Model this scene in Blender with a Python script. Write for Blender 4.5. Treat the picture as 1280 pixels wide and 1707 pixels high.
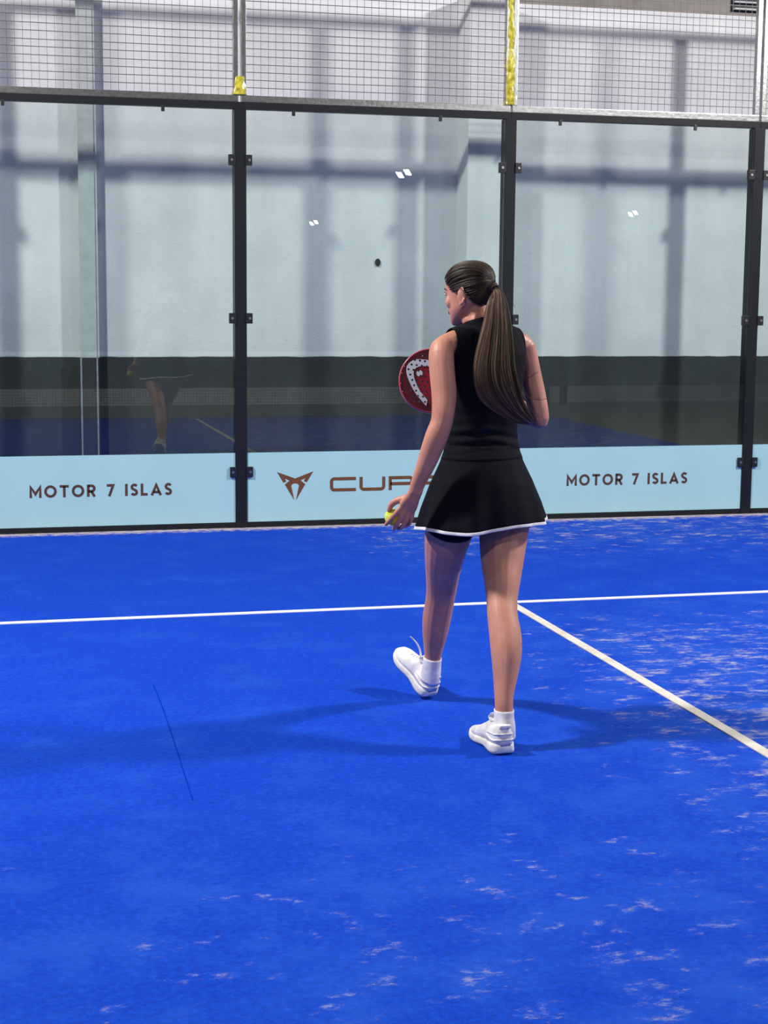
import bpy, bmesh, math, random
import numpy as np
from mathutils import Vector, Matrix, noise
random.seed(7)
for o in list(bpy.data.objects): bpy.data.objects.remove(o, do_unlink=True)
S = bpy.context.scene
C = S.collection
V = Vector
PI = math.pi

# ------------------------------------------------------------------ camera
FPX = 2644.7
CAM = V((-2.812, -11.308, 1.689))
YAW, PITCH, ROLL = .2493, -.1365, .0085
_f = V((math.sin(YAW)*math.cos(PITCH), math.cos(YAW)*math.cos(PITCH), math.sin(PITCH)))
_r = V((math.cos(YAW), -math.sin(YAW), 0)); _u = _r.cross(_f)
_r, _u = _r*math.cos(ROLL)+_u*math.sin(ROLL), _u*math.cos(ROLL)-_r*math.sin(ROLL)
cd = bpy.data.cameras.new('camera'); cam = bpy.data.objects.new('camera', cd); C.objects.link(cam)
cd.sensor_fit = 'HORIZONTAL'; cd.sensor_width = 36; cd.lens = FPX/1280*36
cd.clip_start = .05; cd.clip_end = 300
m = Matrix((_r, _u, -_f)).transposed().to_4x4(); m.translation = CAM
cam.matrix_world = m
S.camera = cam

def U(px, py, Y):
    """point of the photograph at world depth Y"""
    d = _r*((px-640)/FPX)-_u*((py-853.5)/FPX)+_f
    return CAM+d*((Y-CAM.y)/d.y)

# ------------------------------------------------------------------ light
w = bpy.data.worlds.new('hall_air'); S.world = w; w.use_nodes = True
w.node_tree.nodes['Background'].inputs[0].default_value = (1, 1, .88, 1)
w.node_tree.nodes['Background'].inputs[1].default_value = .26
vs = S.view_settings
vs.view_transform = 'Standard'; vs.look = 'None'; vs.exposure = -1.28; vs.gamma = 1; vs.use_curve_mapping = False

# floodlights of the court (masts stand outside the side walls): position, aim, watts
FLOODS = [((5.8, -5.3, 6.0), (-.4, -4.2, .3), 1700, (1, .96, .93)),
          ((-5.8, -4.5, 6.0), (.2, -4.2, .3), 1700, (1, .95, .90)),
          ((5.8, -12.8, 6.0), (-.4, -12, 0), 500, (1, .96, .93)),
          ((-5.8, -12.8, 6.0), (.2, -12, 0), 500, (1, .95, .90))]

# ------------------------------------------------------------------ helpers
def tag(o, label=None, cat=None, group=None, kind=None):
    if label: o['label'] = label
    if cat: o['category'] = cat
    if group: o['group'] = group
    if kind: o['kind'] = kind
    return o
def empty(name, loc, label=None, cat=None, group=None, rz=0):
    o = bpy.data.objects.new(name, None); C.objects.link(o); o.location = loc; o.rotation_euler.z = rz
    o.empty_display_size = .1
    return tag(o, label, cat, group)
def setparent(o, p):
    """parent keeping world coordinates (parents here are only moved, or given a full matrix)"""
    if p is None: return
    o.parent = p
    pm = Matrix.Translation(p.location) @ p.rotation_euler.to_matrix().to_4x4()
    q = p.parent
    while q is not None:
        pm = Matrix.Translation(q.location) @ q.rotation_euler.to_matrix().to_4x4() @ q.matrix_parent_inverse @ pm if False else pm
        q = None
    o.matrix_parent_inverse = Matrix.Identity(4)
def obj(name, bm, mat, parent=None, smooth=False, origin=None, local=False):
    """bm in world coordinates (local=True: already in the parent's frame)"""
    me = bpy.data.meshes.new(name)
    if isinstance(bm, bpy.types.Mesh): me = bm
    else: bm.to_mesh(me); bm.free()
    if mat is not None: me.materials.clear(); me.materials.append(mat)
    if smooth:
        me.polygons.foreach_set('use_smooth', [True]*len(me.polygons))
    o = bpy.data.objects.new(name, me); C.objects.link(o)
    if parent is not None:
        o.parent = parent
        if not local:
            off = V((0, 0, 0)); q = parent
            while q is not None: off = off+q.location; q = q.parent
            me.transform(Matrix.Translation(-off))
    elif origin is not None:
        me.transform(Matrix.Translation(-V(origin))); o.location = origin
    return o
def box(bm, x0, x1, y0, y1, z0, z1, bev=0):
    vs_ = [bm.verts.new((x, y, z)) for x in (x0, x1) for y in (y0, y1) for z in (z0, z1)]
    fs = []
    for a in ((0, 1, 3, 2), (4, 6, 7, 5), (0, 4, 5, 1), (2, 3, 7, 6), (0, 2, 6, 4), (1, 5, 7, 3)):
        fs.append(bm.faces.new([vs_[i] for i in a]))
    if bev:
        es = list({e for f in fs for e in f.edges})
        bmesh.ops.bevel(bm, geom=es, offset=bev, segments=2, affect='EDGES', profile=.7)
    return bm
def boxbm(*a, **k): return box(bmesh.new(), *a, **k)
def cr(pts, n):
    """Catmull-Rom resample of a list of float tuples"""
    P = [np.array(p, float) for p in pts]
    P = [2*P[0]-P[1]]+P+[2*P[-1]-P[-2]]
    out = []
    for i in range(1, len(P)-2):
        for k in range(n):
            t = k/n
            a, b, c, d = P[i-1], P[i], P[i+1], P[i+2]
            out.append(.5*((2*b)+(c-a)*t+(2*a-5*b+4*c-d)*t*t+(3*b-a-3*c+d)*t**3))
    out.append(P[-2])
    return out
def ringverts(bm, c, s, n, a, b, k, ex=2.0):
    vs_ = []
    for i in range(k):
        t = 2*PI*i/k; ct, st = math.cos(t), math.sin(t)
        x = a*math.copysign(abs(ct)**(2/ex), ct); y = b*math.copysign(abs(st)**(2/ex), st)
        vs_.append(bm.verts.new(c+s*x+n*y))
    return vs_
def bridge(bm, A, B):
    k = len(A)
    for i in range(k): bm.faces.new((A[i], A[(i+1) % k], B[(i+1) % k], B[i]))
def tube(bm, pts, side=V((1, 0, 0)), k=16, sub=4, inflate=0, caps=True, ex=2.0, round_caps=True):
    """pts: (point, a, b[, a shift of centre along n]); a along side axis, b along n"""
    side = V(side)
    flat = [tuple(p[0])+(p[1], p[2]) for p in pts]
    R = cr(flat, sub) if sub > 1 else [np.array(p) for p in flat]
    pos = [V(r[:3]) for r in R]
    rings = []
    N = len(R)
    for i, r in enumerate(R):
        t = (pos[min(i+1, N-1)]-pos[max(i-1, 0)]).normalized()
        s = (side-t*side.dot(t)).normalized(); n = t.cross(s)
        rings.append((pos[i], s, n, max(r[3], .0008)+inflate, max(r[4], .0008)+inflate, t))
    L = []
    if caps and round_caps:
        c, s, n, a, b, t = rings[0]; h = min(a, b)
        for q in (.25, .65): 
            L.append(ringverts(bm, c-t*h*math.sqrt(1-q*q)*.9, s, n, a*q, b*q, k, ex))
    for c, s, n, a, b, t in rings: L.append(ringverts(bm, c, s, n, a, b, k, ex))
    if caps and round_caps:
        c, s, n, a, b, t = rings[-1]; h = min(a, b)
        for q in (.65, .25):
            L.append(ringverts(bm, c+t*h*math.sqrt(1-q*q)*.9, s, n, a*q, b*q, k, ex))
    for A, B in zip(L, L[1:]): bridge(bm, A, B)
    if caps:
        bm.faces.new(list(reversed(L[0]))); bm.faces.new(L[-1])
    return bm
def ellipsoid(bm, c, sx, sy, sz, rot=None, seg=20, ring=14):
    M = Matrix.Translation(c) @ (rot.to_4x4() if rot else Matrix.Identity(4)) @ Matrix.Diagonal((sx, sy, sz, 1))
    bmesh.ops.create_uvsphere(bm, u_segments=seg, v_segments=ring, radius=1, matrix=M)
def remesh(bm, vox):
    bmesh.ops.recalc_face_normals(bm, faces=bm.faces)
    me = bpy.data.meshes.new('tmp'); bm.to_mesh(me); bm.free()
    o = bpy.data.objects.new('tmp', me); C.objects.link(o)
    md = o.modifiers.new('r', 'REMESH'); md.mode = 'VOXEL'; md.voxel_size = vox
    dg = bpy.context.evaluated_depsgraph_get()
    out = bpy.data.meshes.new_from_object(o.evaluated_get(dg))
    bpy.data.objects.remove(o); bpy.data.meshes.remove(me)
    return out
def getco(me):
    a = np.empty(len(me.vertices)*3); me.vertices.foreach_get('co', a); return a.reshape(-1, 3)
def setco(me, a): me.vertices.foreach_set('co', a.ravel()); me.update()
def lap(me, iters, weight=None, lam=.5):
    co = getco(me); e = np.empty(len(me.edges)*2, int); me.edges.foreach_get('vertices', e); e = e.reshape(-1, 2)
    deg = np.bincount(e.ravel(), minlength=len(co)).astype(float); deg[deg == 0] = 1
    wt = np.ones(len(co)) if weight is None else weight(co)
    for i in range(iters):
        for l in (lam, -lam*1.03):          # Taubin: keeps volume
            acc = np.zeros_like(co)
            np.add.at(acc, e[:, 0], co[e[:, 1]]); np.add.at(acc, e[:, 1], co[e[:, 0]])
            co = co+(acc/deg[:, None]-co)*(l*np.clip(wt-i/iters, 0, 1) if weight is not None else l)[:, None] if weight is not None else co+(acc/deg[:, None]-co)*l
    setco(me, co)

# ------------------------------------------------------------------ materials
def srgb(r, g, b):
    f = lambda c: (c/255/12.92 if c <= 10.3 else ((c/255+.055)/1.055)**2.4)
    return (f(r), f(g), f(b), 1)
class NT:
    def __init__(s, name):
        s.m = bpy.data.materials.new(name); s.m.use_nodes = True; s.t = s.m.node_tree
        s.b = s.t.nodes['Principled BSDF']; s.out = s.t.nodes['Material Output']
    def n(s, typ, **kw):
        x = s.t.nodes.new(typ)
        for k, v in kw.items():
            if k.startswith('i_'):
                key = k[2:]; key = int(key) if key.isdigit() else key.replace('_', ' ')
                if isinstance(v, bpy.types.NodeSocket): s.t.links.new(v, x.inputs[key])
                else: x.inputs[key].default_value = v
            else: setattr(x, k, v)
        return x
    def math(s, op, a, b=0.0, c=0.0, clamp=False):
        x = s.t.nodes.new('ShaderNodeMath'); x.operation = op; x.use_clamp = clamp
        for i, v in enumerate((a, b, c)):
            if isinstance(v, bpy.types.NodeSocket): s.t.links.new(v, x.inputs[i])
            else: x.inputs[i].default_value = v
        return x.outputs[0]
    def ramp(s, v, *stops):
        x = s.t.nodes.new('ShaderNodeValToRGB'); s.t.links.new(v, x.inputs[0])
        e = x.color_ramp.elements
        while len(e) < len(stops): e.new(.5)
        for q, (p, c) in zip(e, stops): q.position = p; q.color = c if len(c) == 4 else (*c, 1)
        return x.outputs[0]
    def mix(s, f, a, b, mode='MIX'):
        x = s.t.nodes.new('ShaderNodeMix'); x.data_type = 'RGBA'; x.blend_type = mode
        for i, v in ((0, f), (6, a), (7, b)):
            if isinstance(v, bpy.types.NodeSocket): s.t.links.new(v, x.inputs[i])
            else: x.inputs[i].default_value = v
        return x.outputs[2]
    def sstep(s, v, a, b):
        x = s.t.nodes.new('ShaderNodeMapRange'); x.interpolation_type = 'SMOOTHSTEP'
        s.t.links.new(v, x.inputs[0]); x.inputs[1].default_value = a; x.inputs[2].default_value = b
        return x.outputs[0]
    def noise(s, vec, scale, detail=3, rough=.55, stretch=None):
        if stretch:
            mp = s.n('ShaderNodeMapping'); mp.inputs['Scale'].default_value = stretch
            s.t.links.new(vec, mp.inputs[0]); vec = mp.outputs[0]
        x = s.n('ShaderNodeTexNoise', i_Scale=scale, i_Detail=detail, i_Roughness=rough, i_Vector=vec)
        return x.outputs[0]
    def bump(s, h, strength, dist=.01):
        x = s.n('ShaderNodeBump', i_Strength=strength, i_Distance=dist, i_Height=h)
        s.t.links.new(x.outputs[0], s.b.inputs['Normal'])
    def col(s, c):
        if isinstance(c, bpy.types.NodeSocket): s.t.links.new(c, s.b.inputs['Base Color'])
        else: s.b.inputs['Base Color'].default_value = c
    def set(s, **k):
        for a, v in k.items(): s.b.inputs[a.replace('_', ' ')].default_value = v
        return s
    def coord(s, w='Object'): return s.n('ShaderNodeTexCoord').outputs[w]
    def pos(s): return s.n('ShaderNodeNewGeometry').outputs['Position']
def simple(name, c, rough=.6, metal=0, var=.12, scale=30, bump=0, spec=.5, **kw):
    t = NT(name); p = t.pos()
    nz = t.noise(p, scale, 4)
    dark = tuple(x*(1-var) for x in c[:3])+(1,); lite = tuple(min(1, x*(1+var)) for x in c[:3])+(1,)
    t.col(t.ramp(nz, (.3, dark), (.7, lite)))
    t.set(Roughness=rough, Metallic=metal); t.b.inputs['Specular IOR Level'].default_value = spec
    if bump: t.bump(t.noise(p, scale*4, 3), bump, .004)
    for k, v in kw.items(): t.b.inputs[k.replace('_', ' ')].default_value = v
    return t.m
M = {}
# artificial turf with sand worked into it
t = NT('blue_turf'); p = t.pos()
sx = t.n('ShaderNodeSeparateXYZ', i_0=p); X, Yc = sx.outputs[0], sx.outputs[1]
fib = t.noise(p, 260, 3, .7); clump = t.noise(p, 45, 4, .65); big = t.noise(p, 1.1, 3, .5)
base = t.ramp(t.math('ADD', t.math('MULTIPLY', fib, .5), t.math('MULTIPLY', clump, .5)),
              (.30, (.0003, .026, .33, 1)), (.50, (.0005, .047, .50, 1)), (.72, (.003, .092, .70, 1)))
dust = t.noise(p, 3.2, 6, .72)
patch = t.noise(p, 6.5, 5, .62, stretch=(.8, 1.25, 1))
fleck = t.noise(p, 21, 7, .78, stretch=(.75, 1.3, 1))
grain = t.noise(p, 420, 2, .8)
# where the sand gathers: by the glass, on the right of the walked lane, some at the far left front
wallz = t.sstep(Yc, -.38, -.02)
right = t.math('MULTIPLY', t.sstep(t.math('ADD', X, t.math('MULTIPLY', Yc, -.10)), -.75, .75), t.sstep(t.math('MULTIPLY', Yc, -1), 2.2, 4.4))
front = t.math('MULTIPLY', t.sstep(t.math('MULTIPLY', Yc, -1), 5.9, 7.4), t.math('MULTIPLY_ADD', t.sstep(X, -3.2, -1.3), .30, .38))
mid = t.math('MULTIPLY', t.math('MULTIPLY', t.sstep(X, -1.2, .2), t.sstep(Yc, -3.0, -.7)), .95)
reg = t.math('MAXIMUM', t.math('MAXIMUM', right, front), mid)
pf = t.math('ADD', t.math('MULTIPLY', patch, .5), t.math('MULTIPLY', fleck, .5))
thr = t.math('SUBTRACT', .685, t.math('MULTIPLY', reg, .158))
sand = t.sstep(t.math('ADD', t.math('SUBTRACT', pf, thr), t.math('MULTIPLY', t.math('SUBTRACT', grain, .5), .16)), -.035, .11)
sandw = t.sstep(t.math('ADD', t.math('ADD', t.math('MULTIPLY', wallz, .42), fleck), t.math('MULTIPLY', grain, .1)), .80, 1.0)
haze = t.math('MULTIPLY', t.sstep(t.math('ADD', dust, t.math('MULTIPLY', reg, .16)), .46, .80), .34)
c1 = t.mix(haze, base, (.025, .135, .64, 1))
c2 = t.mix(t.math('MULTIPLY', sand, .70), c1, (.52, .50, .50, 1))
c3 = t.mix(t.math('MULTIPLY', sandw, .85), c2, (.66, .56, .46, 1))
c4 = t.mix(t.math('MULTIPLY', t.sstep(big, .35, .7), .12), c3, (.0012, .03, .42, 1))
t.col(c4); t.set(Roughness=.9); t.b.inputs['Specular IOR Level'].default_value = .12
t.bump(t.math('ADD', t.math('MULTIPLY', fib, .6), clump), .55, .012)
M['turf'] = t.m
# white turf lines with sand
def linemat(name, dirt, white=(.84, .86, .90, 1)):
    t = NT(name); p = t.pos()
    d = t.math('MULTIPLY', t.sstep(t.noise(p, 5, 5, .7), .35, .75), dirt)
    t.col(t.mix(d, white, (.50, .47, .38, 1))); t.set(Roughness=.9)
    t.bump(t.noise(p, 240, 3, .7), .4, .01); return t.m
M['line_clean'] = linemat('white_turf', .10); M['line_sandy'] = linemat('sandy_white_turf', 1.0, (.66, .65, .64, 1))
# rear wall: rough white painted render
t = NT('white_render'); p = t.pos()
n1 = t.noise(p, 2.0, 5, .6); n2 = t.noise(p, 60, 4, .6); n3 = t.noise(p, 1.2, 4, .6, stretch=(3, 1, .25))
t.col(t.mix(t.math('MULTIPLY', t.sstep(n3, .35, .75), .35), t.ramp(n1, (.3, (.66, .67, .69, 1)), (.7, (.80, .80, .81, 1))), (.58, .60, .62, 1)))
t.set(Roughness=.85); t.bump(t.math('ADD', n2, t.math('MULTIPLY', n1, 2)), .25, .02); M['render'] = t.m
t = NT('charcoal_paint'); p = t.pos()
t.col(t.ramp(t.noise(p, 4, 6, .7), (.3, (.028, .031, .035, 1)), (.75, (.045, .049, .055, 1)))); t.set(Roughness=.8)
t.bump(t.noise(p, 140, 3), .2, .01); M['charcoal'] = t.m
M['fascia'] = simple('taupe_fascia', (.22, .20, .19), .8, var=.2, scale=6)
M['column'] = simple('grey_column_paint', (.42, .45, .46), .6, var=.1, scale=12)
M['column_low'] = simple('dark_column_paint', (.022, .025, .030), .6, var=.2)
M['edge'] = simple('worn_metal_edge', (.42, .44, .47), .4, .6, var=.2, scale=40)
M['steel'] = simple('black_powder_coat', (.009, .011, .014), .5, 0, var=.15, scale=60, spec=.25)
M['clamp'] = simple('black_clamp', (.008, .009, .011), .45, 0, var=.15, scale=90)
M['bolt'] = simple('steel_bolt', (.45, .45, .46), .35, 1, var=.1, scale=200)
t = NT('galvanised_steel'); p = t.pos()
sp = t.ramp(t.n('ShaderNodeTexVoronoi', i_Scale=40, i_Vector=p).outputs['Distance'], (0, (.3, .3, .3, 1)), (1, (1, 1, 1, 1)))
t.col(t.mix(.35, (.40, .41, .42, 1), t.mix(1, sp, (.6, .6, .62, 1), 'MULTIPLY')))
t.set(Metallic=1.0, Roughness=.30); t.bump(t.noise(p, 40, 4), .15, .01); M['galv'] = t.m
M['wire'] = simple('galvanised_wire', (.10, .10, .10), .5, .3, var=.1, scale=60)
t = NT('yellow_plastic_film'); p = t.pos()
t.col(t.ramp(t.noise(p, 30, 4), (.32, (.34, .28, .02, 1)), (.68, (.90, .80, .08, 1)))); t.set(Roughness=.2)
t.b.inputs['Coat Weight'].default_value = .5
t.b.inputs['Transmission Weight'].default_value = .25
M['film_yellow'] = t.m
# toughened glass: tinted see-through with surface reflection
t = NT('clear_glass'); t.t.nodes.remove(t.b)
lw = t.n('ShaderNodeLayerWeight', i_Blend=.5).outputs['Facing']
fac = t.math('ADD', t.math('MULTIPLY', t.math('POWER', lw, 5.0), .9), .042)
tr = t.n('ShaderNodeBsdfTransparent'); tr.inputs[0].default_value = (.915, .965, .950, 1)
gl = t.n('ShaderNodeBsdfGlossy', i_Roughness=.0); gl.inputs[0].default_value = (1, 1, 1, 1)
mx = t.n('ShaderNodeMixShader'); t.t.links.new(fac, mx.inputs[0]); t.t.links.new(tr.outputs[0], mx.inputs[1]); t.t.links.new(gl.outputs[0], mx.inputs[2])
t.t.links.new(mx.outputs[0], t.out.inputs[0]); M['glass'] = t.m
M['film'] = simple('pale_blue_vinyl', (.37, .63, .66), .35, 0, var=.03, scale=3)
M['letter'] = simple('brown_lettering', (.085, .036, .022), .5, var=.08)
M['bronze'] = simple('bronze_lettering', (.15, .058, .018), .45, var=.08)
M['hole'] = simple('dark_hole', (.012, .013, .014), .7)
# person
t = NT('skin'); p = t.pos()
t.col(t.ramp(t.noise(p, 14, 5, .6), (.3, (.47, .200, .140, 1)), (.7, (.56, .260, .190, 1))))
t.set(Roughness=.48); t.b.inputs['Subsurface Weight'].default_value = .08; t.b.inputs['Subsurface Radius'].default_value = (.012, .005, .003)
t.b.inputs['Specular IOR Level'].default_value = .4
t.bump(t.noise(p, 500, 2), .06, .002); M['skin'] = t.m
def cloth(name, c, scale=900, rough=.85, sheen=0):
    t = NT(name); p = t.pos()
    t.col(t.ramp(t.noise(p, 25, 4), (.3, tuple(x*.8 for x in c)+(1,)), (.7, tuple(x*1.2 for x in c)+(1,)))); t.set(Roughness=rough)
    t.b.inputs['Sheen Weight'].default_value = sheen; t.b.inputs['Specular IOR Level'].default_value = .12
    t.bump(t.noise(p, scale, 2), .15, .003); return t.m
M['black_cloth'] = cloth('black_jersey', (.0040, .0046, .0090))
M['short_cloth'] = cloth('navy_undershort', (.006, .006, .012))
M['white_cloth'] = cloth('white_knit', (.70, .69, .74))
M['shoe'] = cloth('white_shoe_mesh', (.68, .68, .70), 300, .55)
M['shoe_overlay'] = cloth('white_shoe_overlay', (.76, .76, .76), 80, .35, 0)
M['sole'] = cloth('white_rubber', (.72, .72, .71), 60, .5, 0)
M['sole_dark'] = cloth('grey_rubber', (.10, .10, .12), 60, .5, 0)
def hairmat(name, a, b, c):
    t = NT(name); p = t.pos()
    at = t.n('ShaderNodeAttribute'); at.attribute_name = 'tone'
    v = t.math('ADD', t.math('MULTIPLY', at.outputs['Fac'], .8), t.math('MULTIPLY', t.noise(p, 40, 3), .2))
    t.col(t.ramp(v, (.15, a), (.55, b), (.92, c))); t.set(Roughness=.5); t.b.inputs['Specular IOR Level'].default_value = .3
    return t.m
M['hair'] = hairmat('brown_hair', (.016, .0095, .0065, 1), (.045, .027, .018, 1), (.15, .090, .055, 1))
M['tail'] = hairmat('light_brown_hair', (.026, .0145, .009, 1), (.090, .052, .032, 1), (.25, .150, .092, 1))
M['brow'] = simple('brow_brown', (.02, .012, .009), .7)
M['lips'] = simple('lips', (.36, .11, .10), .4)
M['eye'] = simple('eye_white', (.75, .75, .74), .2)
M['iris'] = simple('iris', (.03, .02, .012), .2)
M['tie'] = simple('hair_elastic', (.05, .022, .02), .7)
M['silver'] = simple('silver', (.75, .75, .76), .2, 1)
t = NT('tennis_ball_felt'); p = t.pos()
t.col(t.ramp(t.noise(p, 350, 4, .7), (.3, (.50, .66, .010, 1)), (.7, (.80, .92, .04, 1)))); t.set(Roughness=.9); t.b.inputs['Sheen Weight'].default_value = .3
t.bump(t.noise(p, 700, 3), .6, .004); M['ball'] = t.m
M['seam'] = simple('ball_seam', (.75, .80, .60), .7)
t = NT('racket_face'); p = t.coord('Object')
sp_ = t.n('ShaderNodeSeparateXYZ', i_0=p)
rr = t.math('POWER', t.math('ADD', t.math('POWER', t.math('SUBTRACT', sp_.outputs[0], .03), 2.0), t.math('POWER', sp_.outputs[2], 2.0)), .5)
t.col(t.ramp(t.math('MULTIPLY', rr, 6.0), (.30, (.42, .018, .040, 1)), (.52, (.30, .015, .035, 1)), (.66, (.10, .010, .022, 1)), (.85, (.15, .012, .028, 1))))
t.set(Roughness=.35); M['racket_face'] = t.m
M['racket_frame'] = simple('crimson_frame', (.42, .045, .085), .28, var=.1)
M['white_print'] = simple('white_print', (.84, .85, .90), .4, var=.03)
M['grip'] = simple('black_grip', (.015, .015, .017), .8, bump=.3)
M['dot'] = simple('gold_dot', (.6, .42, .2), .4)
M['lamp_body'] = simple('lamp_housing', (.03, .03, .035), .5)
M['net'] = simple('net_cord', (.015, .015, .017), .8)
M['seam_blue'] = simple('turf_seam', (.0004, .034, .38), .95, spec=0.02)
M['hall_floor'] = simple('grey_concrete', (.16, .16, .165), .8, var=.2, scale=3)
M['board_white'] = simple('white_board', (.7, .72, .75), .6, var=.05)
def emis(name, c, s):
    t = NT(name); t.t.nodes.remove(t.b)
    e = t.n('ShaderNodeEmission'); e.inputs[0].default_value = c; e.inputs[1].default_value = s
    t.t.links.new(e.outputs[0], t.out.inputs[0]); return t.m
M['lamp_glow'] = emis('led_panel', (1, .98, .92, 1), 60)

# ------------------------------------------------------------------ the setting
DW = .70        # rear hall wall stands this far behind the glass
f = tag(obj('floor', boxbm(-5.0, 5.0, -10.35, .06, -.06, 0), M['turf']), 'blue artificial turf strewn with pale sand', None, None, 'structure')
tag(obj('floor', boxbm(-30, 40, -90, 3, -.12, -.065), M['hall_floor']), 'grey concrete hall floor around the court', None, None, 'structure')
wb = tag(obj('wall_back', boxbm(-9, 9, DW, DW+.3, -.065, 3.915), M['render']), 'white rendered hall wall behind the glass', None, None, 'structure')
# charcoal painted band with an uneven upper edge
bm = bmesh.new(); N = 260
prev = None
for i in range(N+1):
    x = -9+18*i/N
    z = 1.207+.006*noise.noise((x*6, 0, 0))+.004*noise.noise((x*25, 3, 0))
    q = [bm.verts.new((x, DW-.004, -.065)), bm.verts.new((x, DW-.004, z)), bm.verts.new((x, DW+.001, z+.001))]
    if prev:
        bm.faces.new((prev[0], q[0], q[1], prev[1])); bm.faces.new((prev[1], q[1], q[2], prev[2]))
    prev = q
obj('painted_band', bm, M['charcoal'], wb)
tag(obj('wall_upper', boxbm(-9, 9, DW+.05, DW+.35, 3.915, 7), M['fascia']), 'taupe upper hall wall above the white render', None, None, 'structure')
# pilaster standing proud of the wall
tag(obj('wall_pilaster', boxbm(.80, 1.10, DW-.30, DW, 1.207, 3.915, bev=.006), M['render']), 'white pilaster standing proud of the rear wall', None, None, 'structure')
tag(obj('wall_pilaster', boxbm(.80, 1.10, DW-.30, DW, -.065, 1.207), M['charcoal']), 'charcoal foot of the pilaster on the rear wall', None, None, 'structure')
# steel column on the left
cl = empty('steel_column', (-2.03, DW-.08, -.065), 'grey steel column against the rear wall, dark below', 'column')
bm = boxbm(-2.088, -1.975, DW-.10, DW-.088, 1.207, 3.915); box(bm, -1.987, -1.955, DW-.088, DW, 1.207, 3.915); obj('shaft', bm, M['column'], cl)
bm = boxbm(-2.088, -1.975, DW-.10, DW-.088, -.065, 1.207); box(bm, -1.987, -1.955, DW-.088, DW, -.065, 1.207); obj('shaft_foot', bm, M['column_low'], cl)
for x in (-2.090, -1.973): obj('edge_strip', boxbm(x-.006, x+.006, DW-.106, DW-.098, -.06, 1.205), M['edge'], cl)
# small dark opening cover on the wall
c = U(630, 437.5, DW-.012)
bm = bmesh.new(); tube(bm, [(c+V((0, .012, 0)), .020, .030), (c, .020, .030), (c+V((0, -.004, 0)), .016, .026)], side=(1, 0, 0), sub=1, round_caps=False)
tag(obj('wall_socket', bm, M['hole'], origin=c), 'small dark oval cover on the white rear wall', 'socket')
# louvre on the upper wall
c = V((3.36, DW+.02, 3.96)); lv = empty('wall_vent', c, 'dark slatted vent at the top right of the rear wall', 'vent')
obj('vent_box', boxbm(3.09, 3.70, DW+.03, DW+.06, 3.955, 4.5), M['steel'], lv)
for i in range(10): obj('slat', boxbm(3.10, 3.69, DW+.0, DW+.035, 3.965+i*.053, 3.978+i*.053), M['column'], lv)

# court lines
o = tag(obj('court_line', boxbm(-5, 5, -3.125, -3.075, 0, .004), M['line_clean'], origin=(0, -3.1, 0)), 'white service line running across the turf parallel to the glass', 'court line', 'court lines')
o = tag(obj('court_line', boxbm(-.025, .025, -10, -3.125, 0, .004), M['line_sandy'], origin=(0, -6.5, 0)), 'sandy white centre line running from the service line to the lower right', 'court line', 'court lines')
def G(px, py):
    d = _r*((px-640)/FPX)-_u*((py-853.5)/FPX)+_f
    return CAM+d*(-CAM.z/d.z)

bm = bmesh.new(); pv = None
for q in cr([tuple(G(a_, b_)) for a_, b_ in ((255, 1140), (268, 1172), (283, 1215), (300, 1268), (322, 1335))], 6):
    e_ = [bm.verts.new((q[0]-.003, q[1], .0004)), bm.verts.new((q[0], q[1], .0016)), bm.verts.new((q[0]+.003, q[1], .0004))]
    if pv: bm.faces.new((pv[0], pv[1], e_[1], e_[0])); bm.faces.new((pv[1], pv[2], e_[2], e_[1]))
    pv = e_
obj('seam', bm, M['seam_blue'], f)
# ------------------------------------------------------------------ glass wall
HC = (2.615, 1.509, .407)
places = {-5: 'at the far left corner', -3: 'left of the leftmost lettered panel', -1: 'left of the car emblem panel', 1: 'behind the player', 3: 'right of the right lettered panel', 5: 'at the far right corner'}
for x in (-5, -3, -1, 1, 3, 5):
    p = empty('wall_post', (x, .04, 0), 'black steel post of the glass wall '+places[x], 'post', 'posts of the glass wall')
    obj('post_tube', boxbm(x-.0425, x+.0425, -.012, .09, 0, 2.966, bev=.003), M['steel'], p)
    obj('base_plate', boxbm(x-.09, x+.09, -.01, .15, 0, .012), M['steel'], p)
    for h in HC:
        for s in (-1, 1):
            if abs(x+s*.1) > 5.05: continue
            x0, x1 = sorted((x+s*.036, x+s*.083))
            k = obj('clamp', boxbm(x0, x1, -.022, .022, h-.037, h+.037, bev=.003), M['clamp'], p)
            cx = x+s*.063
            bm = bmesh.new(); tube(bm, [(V((cx, -.018, h)), .010, .010), (V((cx, -.027, h)), .010, .010)], side=(1, 0, 0), k=8, sub=1, round_caps=False)
            obj('bolt', bm, M['bolt'], k)

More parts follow.
